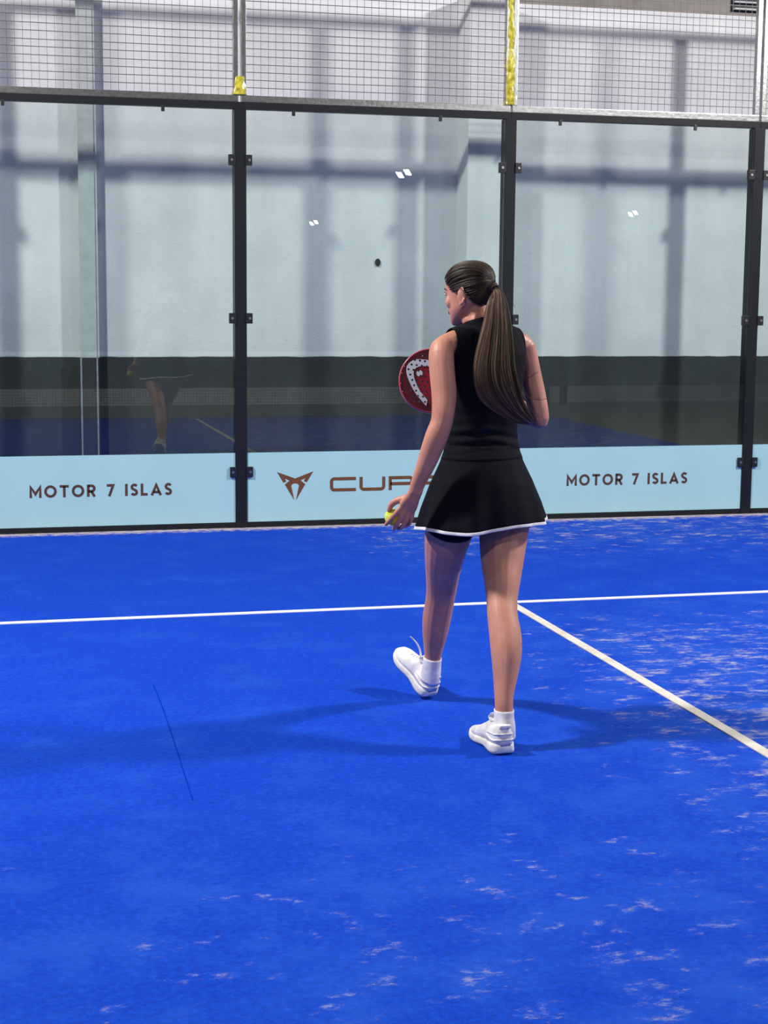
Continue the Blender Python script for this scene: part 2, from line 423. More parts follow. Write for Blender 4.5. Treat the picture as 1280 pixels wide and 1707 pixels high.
def stroke(pl, wd, closed=False):
    """2D polyline -> list of (left,right) points, mitred"""
    pl = [q for i, q in enumerate(pl) if i == 0 or math.dist(q, pl[i-1]) > 1e-5]
    n = len(pl); out = []
    P = [V((*q, 0)) for q in pl]
    for i in range(n):
        a = P[i-1] if (i > 0 or closed) else None; b = P[(i+1) % n] if (i < n-1 or closed) else None
        d1 = (P[i]-a).normalized() if a is not None else (b-P[i]).normalized()
        d2 = (b-P[i]).normalized() if b is not None else d1
        n1 = V((-d1.y, d1.x, 0)); n2 = V((-d2.y, d2.x, 0)); mm = (n1+n2)
        mm = mm.normalized() if mm.length > 1e-4 else n1
        l = min(wd/2/max(.35, mm.dot(n1)), wd*1.1)
        out.append((P[i]+mm*l, P[i]-mm*l))
    return out
def plate2d(bm, pts, y0, y1, ox, oz):
    """polygon (x,z) extruded between y0 (front) and y1"""
    A = [bm.verts.new((ox+q[0], y0, oz+q[1])) for q in pts]; B = [bm.verts.new((ox+q[0], y1, oz+q[1])) for q in pts]
    bm.faces.new(A); bm.faces.new(list(reversed(B)))
    for i in range(len(A)): bm.faces.new((A[i], B[i], B[(i+1) % len(A)], A[(i+1) % len(A)]))
def stroke_bm(strokes, wd, ox, oz, y0, y1):
    bm = bmesh.new()
    for s in strokes:
        cl_ = s[0] == 'c'; pl = s[1] if cl_ else s
        L = stroke(pl, wd, cl_); n = len(L)
        for i in range(n if cl_ else n-1):
            a, b = L[i], L[(i+1) % n]
            plate2d(bm, [(a[1].x, a[1].y), (b[1].x, b[1].y), (b[0].x, b[0].y), (a[0].x, a[0].y)], y0, y1, ox, oz)
    bmesh.ops.recalc_face_normals(bm, faces=bm.faces)
    return bm
def arc(cx, cy, rx, ry, a0, a1, n=14): return [(cx+rx*math.cos(math.radians(a0+(a1-a0)*i/n)), cy+ry*math.sin(math.radians(a0+(a1-a0)*i/n))) for i in range(n+1)]
w_ = .21    # stroke width relative to the cap height
GL = {
 'M': (1.05, [[(.09, 0), (.09, 1-.13), (.525, .30), (.96, 1-.13), (.96, 0)]]),
 'O': (1.10, [('c', arc(.55, .5, .455, .405, 0, 345, 23))]),
 'T': (.84, [[(0, .905), (.84, .905)], [(.42, .9), (.42, 0)]]),
 'R': (.80, [[(.095, 0), (.095, 1)], [(.1, .905), (.40, .905)]+arc(.42, .675, .24, .23, 90, -90, 10)+[(.1, .445)], [(.36, .45), (.70, 0)]]),
 '7': (.72, [[(0, .905), (.60, .905), (.22, 0)]]),
 'I': (.19, [[(.095, 0), (.095, 1)]]),
 'S': (.68, [arc(.35, .72, .235, .185, 25, 195, 10)[:-1]+[(.16, .60), (.35, .50), (.52, .41)]+arc(.34, .27, .235, .175, 20, -160, 10)]),
 'L': (.64, [[(.095, 1), (.095, .095), (.62, .095)]]),
 'A': (1.00, [[(.08, 0), (.50, .86), (.92, 0)], [(.25, .27), (.75, .27)]]),
 ' ': (.42, [])}
def word(text, x0, x1, zb, cap, mat, parent, y0, gap):
    tot = sum(GL[c][0] for c in text)+gap*(len(text)-1); sc = (x1-x0)/tot
    x = x0
    for ch in text:
        wd, st = GL[ch]
        if st:
            st2 = [(s[0], [(q[0]*sc, q[1]*cap) for q in s[1]]) if s[0] == 'c' else [(q[0]*sc, q[1]*cap) for q in s] for s in st]
            obj('letter', stroke_bm(st2, w_*cap, x, zb, y0, y0+.001), mat, parent)
        x += (wd+gap)*sc
def wide(ch):
    r = .14; W_ = 1.9
    if ch == 'C': return 1.9, [[(1.9, .9), (.30, .9)]+arc(.30, .70, .19, .20, 90, 180, 5)+arc(.30, .30, .19, .20, 180, 270, 5)+[(1.9, .1)]]
    if ch == 'U': return 1.9, [[(.11, 1), (.11, .32)]+arc(.32, .31, .21, .21, 180, 270, 5)+arc(1.58, .31, .21, .21, 270, 360, 5)+[(1.79, .32), (1.79, 1)]]
    if ch == 'P': return 1.85, [[(.11, 0), (.11, .9), (1.55, .9)]+arc(1.55, .68, .20, .22, 90, -90, 6)+[(.12, .46)]]
    if ch == 'R': return 1.85, [[(.11, 0), (.11, .9), (1.55, .9)]+arc(1.55, .68, .20, .22, 90, -90, 6)+[(.12, .46)], [(1.05, .45), (1.72, 0)]]
    if ch == 'A': return 2.0, [[(.10, 0), (1.0, .93), (1.9, 0)], [(.55, .22), (1.45, .22)]]
mesh_panels = []
bayname = {-4: 'at the far left', -2: 'left of the bronze emblem', 0: 'with the bronze emblem', 2: 'right of the player', 4: 'at the right edge'}
for bx in (-4, -2, 0, 2, 4):
    g = empty('glass_panel', (bx, 0, .035), 'tall clear glass wall panel '+bayname[bx], 'glass panel', 'glass panels of the court end wall')
    obj('pane', boxbm(bx-.956, bx+.956, 0, .012, .036, 2.966), M['glass'], g)
    fl = obj('sponsor_film', boxbm(bx-.956, bx+.956, -.0022, -.0006, .040, .545), M['film'], g)
    fl['label'] = 'pale blue vinyl strip along the foot of the glass'
    if bx in (-2, 2, 4, -4):
        word('MOTOR 7 ISLAS', bx-.497, bx+.497, .251, .086, M['letter'], fl, -.0036, .30)
    else:
        k = .000964; hx, hz = bx-.605, .401
        half = [(0, -52), (-140, 0), (-88, -83), (-73, -74), (-60, -50), (-72, -46), (-40, -69), (-58, -76), (-80, -97), (-6, -217), (-12, -200), (-31, -107), (-20, -92), (0, -88)]
        half = [(0, -52), (-140, 0), (-90, -82), (-68, -74), (-78, -50), (-42, -68), (-58, -80), (-79, -96), (-7, -217), (-30, -107), (-20, -93), (0, -88)]
        bm = bmesh.new()
        for s in (1, -1):
            plate2d(bm, [(s*q[0]*k, q[1]*k) for q in half], -.0036, -.0026, hx, hz)
        bmesh.ops.recalc_face_normals(bm, faces=bm.faces)
        bmesh.ops.triangulate(bm, faces=[f_ for f_ in bm.faces if len(f_.verts) > 4])
        obj('emblem', bm, M['bronze'], fl)['label'] = 'bronze pointed horned emblem'
        tot = sum(wide(c)[0] for c in 'CUPRA')+.27*4; sc = 1.085/tot; x = -.344
        for ch in 'CUPRA':
            wd, st = wide(ch)
            obj('letter', stroke_bm([[(q[0]*sc, q[1]*.102) for q in s] for s in st], .0235, bx+x, .250, -.0036, -.0026), M['bronze'], fl)
            x += (wd+.27)*sc
    # rails of this bay
    nm = bayname[bx]
    r = empty('top_rail', (bx, .03, 2.966), 'black steel rail along the top of the glass panel '+nm, 'rail', 'top rails of the glass wall')
    obj('rail_tube', boxbm(bx-.999, bx+.999, -.012, .06, 2.966, 3.014, bev=.002), M['steel'], r)
    for dx in (-.62, .46):
        kk = obj('lug', boxbm(bx+dx-.012, bx+dx+.012, -.018, -.005, 2.93, 2.972, bev=.004), M['clamp'], r)
    b_ = tag(obj('base_rail', boxbm(bx-.955, bx+.955, -.010, .05, 0, .036, bev=.002), M['steel'], origin=(bx, 0, 0)), 'black steel rail under the glass panel '+nm, 'rail', 'base rails of the glass wall')
    # mesh panel above
    mp = empty('mesh_panel', (bx, .03, 3.014), 'galvanised wire mesh panel above the glass panel '+nm, 'mesh panel', 'wire mesh panels above the glass')
    y0, y1 = .0, .045
    if bx == 0: mesh_panels.append(mp)
    obj('bottom_bar', boxbm(bx-.992, bx+.992, y0, y1, 3.014, 3.062, bev=.004), M['galv'], mp)
    obj('top_bar', boxbm(bx-.992, bx+.992, y0, y1, 3.965, 4.012, bev=.004), M['galv'], mp)
    for s in (-1, 1):
        x0, x1 = sorted((bx+s*.991, bx+s*.953)); obj('side_bar', boxbm(x0, x1, y0, y1, 3.062, 3.965, bev=.004), M['galv'], mp)
    bm = bmesh.new(); h = .0025
    for i in range(1, 17):
        z = 3.062+i*.0533+.002*random.uniform(-1, 1)
        for j in range(10):      # slightly wavy wire
            xa, xb = bx-.955+j*.191, bx-.955+(j+1)*.191
            za, zb = z+.0025*noise.noise((xa*3, z*9, 0)), z+.0025*noise.noise((xb*3, z*9, 0))
            v8 = [bm.verts.new((xx, yy, zz+dz)) for xx, zz in ((xa, za), (xb, zb)) for yy, dz in ((.006-h, -h), (.006+h, -h), (.006+h, h), (.006-h, h))]
            bridge(bm, v8[:4], v8[4:])
    for i in range(1, 36):
        x = bx-.955+i*.0531; box(bm, x-.0012, x+.0012, .0085, .0115, 3.062, 3.965)
    tag(obj('wire_mesh', bm, M['wire'], mp), kind='stuff')
# crumpled yellow protective film left on the mesh frames, a part of the panel it sticks to
def wrap(x, z0, z1, rx, ry, label, seed, taper, parent):
    n = int((z1-z0)/.012)+2; bm = bmesh.new(); L = []
    for i in range(n):
        q = i/(n-1); z = z0+(z1-z0)*q; ring = []; tp = taper[0]*(1-q)+taper[1]*q
        for k in range(24):
            a = 2*PI*k/24
            e_ = .009*noise.noise((math.cos(a)*2+seed, math.sin(a)*2, z*14))+.004*noise.noise((math.cos(a)*5, seed+math.sin(a)*5, z*40))
            ring.append(bm.verts.new((x+(rx*tp+e_)*math.copysign(abs(math.cos(a))**.7, math.cos(a)), .0225+(ry*tp+e_)*math.copysign(abs(math.sin(a))**.7, math.sin(a)), z)))
        L.append(ring)
    for A, B in zip(L, L[1:]): bridge(bm, A, B)
    o = obj('plastic_film', bm, M['film_yellow'], parent, smooth=True); o['label'] = label
    md = o.modifiers.new('s', 'SOLIDIFY'); md.thickness = .002
wrap(.992, 3.064, 3.962, .040, .030, 'long crumpled yellow plastic film', 1.3, (1.0, .80), mesh_panels[0])
wrap(-1.0, 3.064, 3.19, .050, .031, 'short crumpled yellow plastic film', 5.1, (1.05, .90), mesh_panels[0])

# ------------------------------------------------------------------ floodlights
for i, (pos, aim, wt, colr) in enumerate(FLOODS):
    P_ = V(pos); d = (V(aim)-P_).normalized()
    side = 'right' if pos[0] > 0 else 'left'; end = 'by the near half' if pos[1] > -10 else 'by the far half'
    fl = empty('floodlight', (pos[0]*1.02, pos[1], 0), 'tall floodlight mast on the %s side of the court %s' % (side, end), 'floodlight', 'floodlights of the court')
    s = 1 if pos[0] > 0 else -1
    obj('mast', boxbm(pos[0]+s*.45, pos[0]+s*.55, pos[1]-.05, pos[1]+.05, -.06, 6.15, bev=.005), M['steel'], fl)
    obj('arm', boxbm(*sorted((pos[0]+s*.1, pos[0]+s*.5)), pos[1]-.03, pos[1]+.03, 6.1, 6.15), M['steel'], fl)
    q = d.to_track_quat('-Z', 'Y')
    bm = bmesh.new(); box(bm, -.30, .30, -.22, .22, .02, .10, bev=.01)
    bmesh.ops.transform(bm, matrix=Matrix.Translation(P_) @ q.to_matrix().to_4x4(), verts=bm.verts)
    obj('housing', bm, M['lamp_body'], fl)
    ld = bpy.data.lights.new('flood_light', 'AREA'); ld.shape = 'RECTANGLE'; ld.size = .62; ld.size_y = .45; ld.energy = wt; ld.color = colr
    lo = bpy.data.objects.new('flood_light', ld); C.objects.link(lo); lo.parent = fl
    lo.location = P_-fl.location; lo.rotation_euler = q.to_euler()
# lit floodlights of the courts further down the hall (seen mirrored in the glass)
def mirror_at(px, py, k):
    q = U(px, py, 0); d = q-CAM
    return q+V((d.x, -d.y, d.z))*(k/d.y)
for (px, py, k, which) in ((523, 371.5, 86, 'furthest'), (673, 289.5, 45, 'nearest'), (1055, 356, 69, 'rightmost')):
    c = mirror_at(px, py, k)
    fl = empty('floodlight', (c.x, c.y, -.065), 'lit twin floodlight on a mast, %s down the hall' % which, 'floodlight', 'floodlights further down the hall')
    obj('mast', boxbm(c.x-.05, c.x+.05, c.y-.45, c.y-.35, -.065, c.z+.1), M['steel'], fl)
    obj('arm', boxbm(c.x-.04, c.x+.04, c.y-.4, c.y-.1, c.z+.03, c.z+.09), M['steel'], fl)
    for s in (-1, 1):
        bm = bmesh.new(); cc = c+V((s*.14, 0, s*.05))
        plate2d(bm, [(-.16, .10), (.04, .10), (.16, -.10), (-.04, -.10)], -.02, .02, 0, 0)
        bmesh.ops.recalc_face_normals(bm, faces=bm.faces)
        bmesh.ops.translate(bm, vec=cc, verts=bm.verts)
        obj('led_panel', bm, M['lamp_glow'], fl)
# net of the court (below the frame, seen only in the glass)
nt = empty('court_net', (0, -10, 0), 'black court net with a white top tape', 'net')
bm = bmesh.new()
for i in range(0, 251): x = -4.95+i*.0396; box(bm, x-.0016, x+.0016, -10.0016, -9.9984, .02, .87)
for i in range(0, 22): z = .02+i*.04; box(bm, -4.95, 4.95, -10.0016, -9.9984, z-.0016, z+.0016)
tag(obj('net_cords', bm, M['net'], nt), kind='stuff')
obj('net_tape', boxbm(-4.95, 4.95, -10.008, -9.992, .85, .905), M['board_white'], nt)
for x in (-4.98, 4.98): obj('net_post', boxbm(x-.04, x+.04, -10.04, -9.96, 0, .95, bev=.006), M['steel'], nt)
tag(obj('advertising_board', boxbm(-6, 14, -13.6, -13.56, -.065, .20), M['board_white'], origin=(4, -13.58, -.065)), 'low white board across the hall floor beyond the net', 'board')

#PERSON
# ------------------------------------------------------------------ the player
TY = math.radians(13)                       # torso turned a little to her left
RT = V((math.cos(TY), math.sin(TY), 0)); FW = V((-math.sin(TY), math.cos(TY), 0)); UP = V((0, 0, 1))
LEFTSH, RIGHTSH = U(738, 581, -5.515), U(873, 578, -5.40)
WY = -5.45
def TC(px, py, dy=0.0): return U(px, py, WY+dy)
person = empty('person', (-.985, -5.47, 0), 'woman with a long brown ponytail in a black sleeveless top and skirt, walking away', 'person')
# torso: (centre, half width, half depth)
torso = [(TC(805, 842), .150, .105), (TC(804, 815), .180, .128), (TC(803, 780), .168, .118), (TC(803, 750), .146, .102),
         (TC(803, 722), .132, .093), (TC(806, 690), .130, .094), (TC(808, 655), .137, .103), (TC(810, 620), .144, .110), (TC(811, 592), .147, .104),
         (TC(811, 572), .138, .086), (TC(808, 557), .104, .070), (TC(803, 545, .005), .066, .060), (TC(797, 530, .012), .054, .056)]
neck = [(TC(803, 556, .0), .062, .058), (TC(798, 536, .012), .051, .054), (TC(792, 515, .022), .050, .053), (TC(788, 495, .03), .052, .055)]
def shoulder_tubes(bm, inf=0):
    for sh, s in ((LEFTSH, -1), (RIGHTSH, 1)):
        c0 = TC(807, 558)
        tube(bm, [(c0, .055, .060), (c0.lerp(sh, .5)+V((0, 0, .001)), .050, .056), (c0.lerp(sh, .85), .047, .052), (sh, .042, .047)], side=FW, k=16, inflate=inf)
def limb(bm, pts, side, k=18): tube(bm, pts, side=side, k=k, sub=4)
bm = bmesh.new()
tube(bm, torso, side=RT, k=28, ex=2.25)
tube(bm, neck, side=RT, k=20)
shoulder_tubes(bm)
# back and chest shape
ellipsoid(bm, TC(809, 634)-RT*.060+FW*.060, .068, .062, .078); ellipsoid(bm, TC(809, 634)+RT*.060+FW*.060, .068, .062, .078)
for px in (768, 838): ellipsoid(bm, TC(px, 822)-FW*.055, .088, .085, .092)
# legs
RH, LH = TC(846, 835), TC(762, 838)
limb(bm, [(RH, .085, .095), (U(842, 865, -5.47), .098, .100), (U(838.5, 900, -5.49), .094, .095), (U(837, 940, -5.53), .082, .085), (U(837, 972, -5.58), .069, .072),
          (U(836.5, 1003, -5.62), .060, .061), (U(838, 1030, -5.66), .0585, .060), (U(842.5, 1062, -5.70), .0610, .064), (U(844, 1092, -5.735), .0575, .061), (U(842.5, 1125, -5.76), .047, .050),
          (U(840, 1158, -5.785), .0360, .040), (U(840, 1184, -5.80), .0325, .0365), (U(840, 1203, -5.795), .029, .033)], RT)
limb(bm, [(LH, .085, .095), (U(752, 868, -5.42), .096, .100), (U(746, 895, -5.39), .090, .094), (U(741, 925, -5.33), .079, .082), (U(738, 955, -5.26), .069, .071),
          (U(736, 982, -5.205), .062, .063), (U(732.5, 1005, -5.17), .0595, .060), (U(728, 1030, -5.135), .0590, .061), (U(725, 1055, -5.11), .0520, .055), (U(722.5, 1080, -5.085), .0400, .043),
          (U(721, 1099, -5.07), .0325, .036), (U(720, 1115, -5.06), .030, .033)], RT)
# left arm
LE, LW = U(737, 702, -5.60), U(692, 822, -5.555)
limb(bm, [(LEFTSH+V((0, 0, .004)), .046, .052), (U(735.5, 592, -5.535), .0470, .053), (U(737, 622, -5.555), .0475, .051), (U(740, 655, -5.575), .0475, .049), (U(739, 682, -5.595), .0435, .046),
          (U(736, 704, -5.60), .0415, .043), (U(728, 726, -5.60), .0440, .041), (U(718.5, 752, -5.59), .0420, .038), (U(706.5, 783, -5.575), .0350, .031), (U(696, 808, -5.56), .0295, .0235), (LW, .0285, .0205)], RT)
# right arm: upper arm down, forearm folded forward to the racket
RE, RW = U(903, 702, -5.44), U(842, 664, -5.225)
limb(bm, [(RIGHTSH+V((0, 0, .004)), .042, .048), (U(878, 596, -5.40), .042, .047), (U(884, 625, -5.405), .042, .046), (U(891, 655, -5.415), .0415, .044), (U(897, 682, -5.43), .0385, .041), (U(900, 700, -5.435), .036, .038)], RT)
limb(bm, [(U(900, 699, -5.43), .036, .036), (U(889, 695, -5.385), .040, .038), (U(875, 686, -5.335), .037, .035), (U(857, 674, -5.275), .030, .028), (RW, .026, .022)], UP)
# left hand on the ball
BALL = U(655, 862, -5.478)
def fing(bm, pts, rs): tube(bm, [(p_, r_*1.10, r_*1.10) for p_, r_ in zip(pts, rs)], side=RT, k=10, sub=3)
wd = (U(690, 857, -5.515)-U(667, 843, -5.53)).normalized()
tube(bm, [(U(694, 817, -5.556), .0265, .0205), (U(687, 831, -5.548), .031, .0180), (U(681, 843, -5.536), .037, .0150), (U(678, 851, -5.530), .036, .0115)], side=wd, k=18, sub=4)
fing(bm, [U(672, 842, -5.537), U(663, 852, -5.534), U(652.5, 864, -5.522), U(643.5, 874, -5.500)], [.0098, .0092, .0086, .0072])
fing(bm, [U(676, 846, -5.536), U(669, 861, -5.534), U(661, 875, -5.517), U(656, 882, -5.492)], [.0100, .0094, .0088, .0074])
fing(bm, [U(682, 851, -5.530), U(677, 867, -5.527), U(670, 878.5, -5.510), U(664, 881, -5.484)], [.0096, .0090, .0084, .0072])
fing(bm, [U(688, 853, -5.522), U(685.5, 866, -5.518), U(680.5, 874.5, -5.503), U(674, 877, -5.480)], [.0085, .0080, .0074, .0064])
fing(bm, [U(685, 829, -5.540), U(672, 832, -5.525), U(660, 835.5, -5.508), U(652, 842, -5.495), U(648.5, 851, -5.490)], [.0160, .0138, .0122, .0108, .0088])
# right hand closed round the racket handle
RKC = U(718, 635, -5.15)                     # centre of the racket head
RKX = (U(846, 652, -5.21)-RKC).normalized()    # from the head towards the butt
RKN = (CAM-RKC); RKN = (RKN-RKX*RKN.dot(RKX)).normalized()   # face normal, to the viewer
RKN = (Matrix.Rotation(math.radians(-4), 3, RKX) @ RKN)
RKZ = RKN.cross(RKX); RKZ = -RKZ if RKZ.z < 0 else RKZ
HC_ = RKC+RKX*.275
tube(bm, [(RW, .026, .021), (RW.lerp(HC_, .5)+RKN*.012, .033, .018), (HC_+RKN*.026-RKZ*.004, .036, .013)], side=RKX, k=16, sub=4)
for i, (dx, L_) in enumerate(((-.030, 1.0), (-.010, 1.05), (.010, 1.0), (.029, .88))):
    pts = []
    for j in range(6):
        a = math.radians(100-j*52*L_); pts.append(HC_+RKX*dx+(RKN*math.sin(a)+RKZ*math.cos(a))*.0265)
    fing(bm, pts, [.0095, .0095, .009, .0088, .0082, .007])
fing(bm, [HC_+RKN*.028+RKX*.005-RKZ*.012, HC_+RKN*.022-RKX*.028-RKZ*.020, HC_+RKN*.004-RKX*.042-RKZ*.027, HC_-RKN*.018-RKX*.048-RKZ*.020], [.012, .011, .0098, .008])

# head (local frame: x to her right, y forward, z up; origin under the chin on the ear axis)
HY = math.radians(39)
HO = U(780, 539.5, -5.415)
HM = Matrix.Translation(HO) @ Matrix.Rotation(HY, 4, 'Z') @ Matrix.Translation((0, 0, .11)) @ Matrix.Rotation(math.radians(-8), 4, 'X') @ Matrix.Translation((0, 0, -.11)) @ Matrix.Scale(.99, 4)
sl = [(.000, .080, .046, .014), (.008, .087, .030, .024), (.022, .088, .006, .037), (.040, .085, -.020, .049), (.060, .087, -.050, .058), (.082, .086, -.074, .063),
      (.105, .086, -.088, .067), (.128, .085, -.096, .071), (.150, .089, -.100, .074), (.172, .087, -.100, .0745), (.192, .076, -.092, .068), (.208, .058, -.076, .056), (.219, .034, -.052, .039), (.225, .006, -.024, .016)]
sl = cr(sl, 3); L = []
for z, fr, bk, hw in sl:
    ring = []
    for i in range(32):
        a = 2*PI*i/32; ex = 2.25
        ct, st = math.cos(a), math.sin(a)
        x = hw*math.copysign(abs(ct)**(2/ex), ct); y = (fr+bk)/2+(fr-bk)/2*math.copysign(abs(st)**(2/ex), st)
        # narrow the face towards the front
        x *= 1-.10*max(0, (y-.02)/.09)**1.5
        ring.append(bm.verts.new(HM @ V((x, y, z))))
    L.append(ring)
HEADR = [[HM.inverted() @ v_.co for v_ in r_] for r_ in L]
for A, B in zip(L, L[1:]): bridge(bm, A, B)
bm.faces.new(list(reversed(L[0]))); bm.faces.new(L[-1])
def hl(x, y, z): return HM @ V((x, y, z))
HX = (HM.to_3x3() @ V((1, 0, 0)))
tube(bm, [(hl(0, .080, .132), .008, .010), (hl(0, .090, .118), .0085, .010), (hl(0, .0975, .102), .0100, .010), (hl(0, .0995, .0935), .0125, .0090), (hl(0, .094, .084), .012, .008)], side=HX, k=12)
for s in (-1, 1):
    ellipsoid(bm, hl(s*.0125, .089, .0905), .0075, .008, .0070)           # nostril wings
    ellipsoid(bm, hl(s*.034, .058, .092), .024, .022, .028)              # cheeks
    ellipsoid(bm, hl(s*.026, .0765, .140), .018, .010, .006, HM.to_3x3()) # brow
    ellipsoid(bm, hl(s*.030, .0735, .1265), .0135, .012, .0105)          # eyelids
    # ear: rim, lobe, back
    R3 = HM.to_3x3() @ Matrix.Rotation(s*math.radians(-22), 3, 'Z')
    rim = []; 
    for j in range(11):
        a = math.radians(150-j*29); rim.append(hl(s*(.0775+.009*max(0, -math.cos(a))), -.018+.0165*math.cos(a)-.004, .106+.029*math.sin(a)-.004*math.cos(a)))
    tube(bm, [(q, .0042, .0042) for q in rim], side=HX, k=8, sub=3)
    ellipsoid(bm, hl(s*.0765, -.020, .105), .0065, .0150, .027, R3)
    ellipsoid(bm, hl(s*.0775, -.014, .077), .0055, .0085, .0095, R3)
ellipsoid(bm, hl(0, .0855, .0600), .019, .0075, .0055, HM.to_3x3()); ellipsoid(bm, hl(0, .0845, .0505), .017, .0075, .0055, HM.to_3x3())
ellipsoid(bm, hl(0, .0825, .020), .016, .010, .013, HM.to_3x3())
tube(bm, [(hl(0, .030, .030), .028, .022), (hl(0, -.005, .012), .042, .038), (TC(795, 535, .015), .050, .050)], side=HX, k=18)
body = remesh(bm, .0042)
hc = np.array(U(670, 855, -5.52)); hd = np.array(HM @ V((0, .03, .1))); rh = np.array(HC_)
def wfun(co):
    d1 = np.linalg.norm(co-hc, axis=1); d2 = np.linalg.norm(co-hd, axis=1); d3 = np.linalg.norm(co-rh, axis=1)
    wv = np.ones(len(co))
    wv = np.minimum(wv, np.clip((d1-.055)/.06, .16, 1)); wv = np.minimum(wv, np.clip((d3-.05)/.05, .16, 1)); wv = np.minimum(wv, np.clip((d2-.10)/.06, .16, 1))
    return wv
lap(body, 24, wfun)
body = obj('body', body, M['skin'], person, smooth=True)

# face details
for s in (-1, 1):
    bm = bmesh.new(); ellipsoid(bm, hl(s*.031, .0775, .1262), .0105, .0095, .0085); e = obj('eye', bm, M['eye'], person, True)
    bm = bmesh.new(); ellipsoid(bm, hl(s*.032, .0848, .1262), .0045, .0035, .0046); obj('iris', bm, M['iris'], e, True)
    bm = bmesh.new(); tube(bm, [(hl(s*.044, .0740, .1285), .0010, .0013), (hl(s*.036, .0850, .1318), .0016, .0020), (hl(s*.024, .0868, .1312), .0013, .0016)], side=UP, k=8); obj('eyelash', bm, M['brow'], person, True)
    bm = bmesh.new(); tube(bm, [(hl(s*.050, .0700, .1420), .0012, .0016), (hl(s*.040, .0815, .1460), .0018, .0030), (hl(s*.027, .0895, .1450), .0018, .0030), (hl(s*.014, .0915, .1420), .0014, .0024)], side=HX, k=8); obj('eyebrow', bm, M['brow'], person, True)
bm = bmesh.new()
tube(bm, [(hl(-.021, .0865, .0555), .002, .002), (hl(-.010, .0915, .0595), .003, .0042), (hl(.010, .0915, .0595), .003, .0042), (hl(.021, .0865, .0555), .002, .002)], side=V((0, 0, 1)).cross(HX), k=10)
tube(bm, [(hl(-.020, .0865, .0545), .002, .002), (hl(-.009, .0905, .0505), .003, .0042), (hl(.009, .0905, .0505), .003, .0042), (hl(.020, .0865, .0545), .002, .002)], side=V((0, 0, 1)).cross(HX), k=10)
obj('lips', bm, M['lips'], person, True)
bm = bmesh.new(); ellipsoid(bm, hl(-.0835, -.012, .072), .0030, .0030, .0030, seg=10, ring=8); obj('earring', bm, M['silver'], person, True)
c = U(671, 872, -5.525)
bm = bmesh.new(); tube(bm, [(U(678.0, 864.6, -5.5275), .0096, .0096), (U(677.5, 866.0, -5.527), .0096, .0096)], side=RT, k=14, sub=1, round_caps=False); obj('ring', bm, M['silver'], person, True)

# ---- top: the torso a few millimetres out, cut at armholes, collar and waist
bm = bmesh.new()
tube(bm, torso, side=RT, k=28, ex=2.25, inflate=.007)
tube(bm, neck[:3], side=RT, k=20, inflate=.008)
shoulder_tubes(bm, .008)
ellipsoid(bm, TC(809, 634)-RT*.060+FW*.060, .076, .070, .086); ellipsoid(bm, TC(809, 634)+RT*.060+FW*.060, .076, .070, .086)
top = remesh(bm, .0055); lap(top, 30)
co = getco(top)
ctr = np.array(TC(805, 650)); rt = np.array(RT); fw = np.array(FW)
for i, q in enumerate(co):
    d = q-ctr; u = d@rt; v = d@fw; ang = math.atan2(v, u); z = q[2]
    fold = 0
    zw = TC(803, 728).z
    k = math.exp(-((z-zw)/.055)**2)
    fold += .0045*k*(.6+.8*noise.noise((u*6,v*6,z*5+3)))*math.sin((z-zw)*150+2.2*math.sin(ang*1.5+1)+ang*1.2)
    fold += .004*noise.noise((u*9, v*9, z*22))*(.35+k)
    n_ = np.array([rt[0]*math.cos(ang)+fw[0]*math.sin(ang), rt[1]*math.cos(ang)+fw[1]*math.sin(ang), 0])
    co[i] = q+n_*fold
setco(top, co)
bm = bmesh.new(); bm.from_mesh(top)
def cut(bm, p_, n_): bmesh.ops.bisect_plane(bm, geom=bm.verts[:]+bm.edges[:]+bm.faces[:], plane_co=p_, plane_no=n_, clear_outer=True)
cut(bm, TC(800, 765), -UP)
cut(bm, U(791, 531.5, -5.50), (UP+FW*.30-RT*.12).normalized())
cut(bm, U(748.5, 575, -5.50), (-RT+UP*.16).normalized())
cut(bm, U(866, 575, -5.42), (RT+UP*.10).normalized())
o = obj('sleeveless_top', bm, M['black_cloth'], person, smooth=True); md = o.modifiers.new('s', 'SOLIDIFY'); md.thickness = .004; md.offset = .3
o['label'] = 'black sleeveless top with a high collar'
# ---- skirt with white hem
def skirt_pt(q, a, out=0.0):
    """q 0 waist .. 1 hem"""
    zc = TC(803, 744).z*(1-q)+.804*q
    cpx = TC(803, 744).lerp(TC(801, 880), q); 
    aw = np.interp(q, [0, .2, .45, .75, 1], [.148, .170, .205, .240, .262]); bw = np.interp(q, [0, .2, .45, .75, 1], [.112, .140, .172, .194, .205])
    wav = .7*q**1.4*(.010*math.sin(5*a+.6)+.007*math.sin(9*a+2.1)+.005*math.sin(14*a))
    # flick out on her right side
    wav += q**2*.016*math.exp(-((((a+.25+PI)%(2*PI))-PI)/.40)**2)
    r_ = 1+0*q
    x = (aw+wav+out)*math.cos(a); y = (bw+wav+out+.030*q*max(0, math.sin(a)))*math.sin(a)
    c_ = V((cpx.x, cpx.y, 0))-FW*(.012*q)
    z = zc+q*(.016*math.cos(a)+.006*math.sin(4*a+1))
    return c_+RT*x+FW*y+UP*z
NA = 120
def skirt_strip(q0, q1, n, out):
    bm = bmesh.new(); L = []
    for i in range(n+1):
        q = q0+(q1-q0)*i/n; L.append([bm.verts.new(skirt_pt(q, 2*PI*k/NA, out)) for k in range(NA)])
    for A, B in zip(L, L[1:]): bridge(bm, A, B)
    bmesh.ops.recalc_face_normals(bm, faces=bm.faces); return bm
sk = obj('skirt', skirt_strip(0, .972, 26, 0), M['black_cloth'], person, True); md = sk.modifiers.new('s', 'SOLIDIFY'); md.thickness = .003
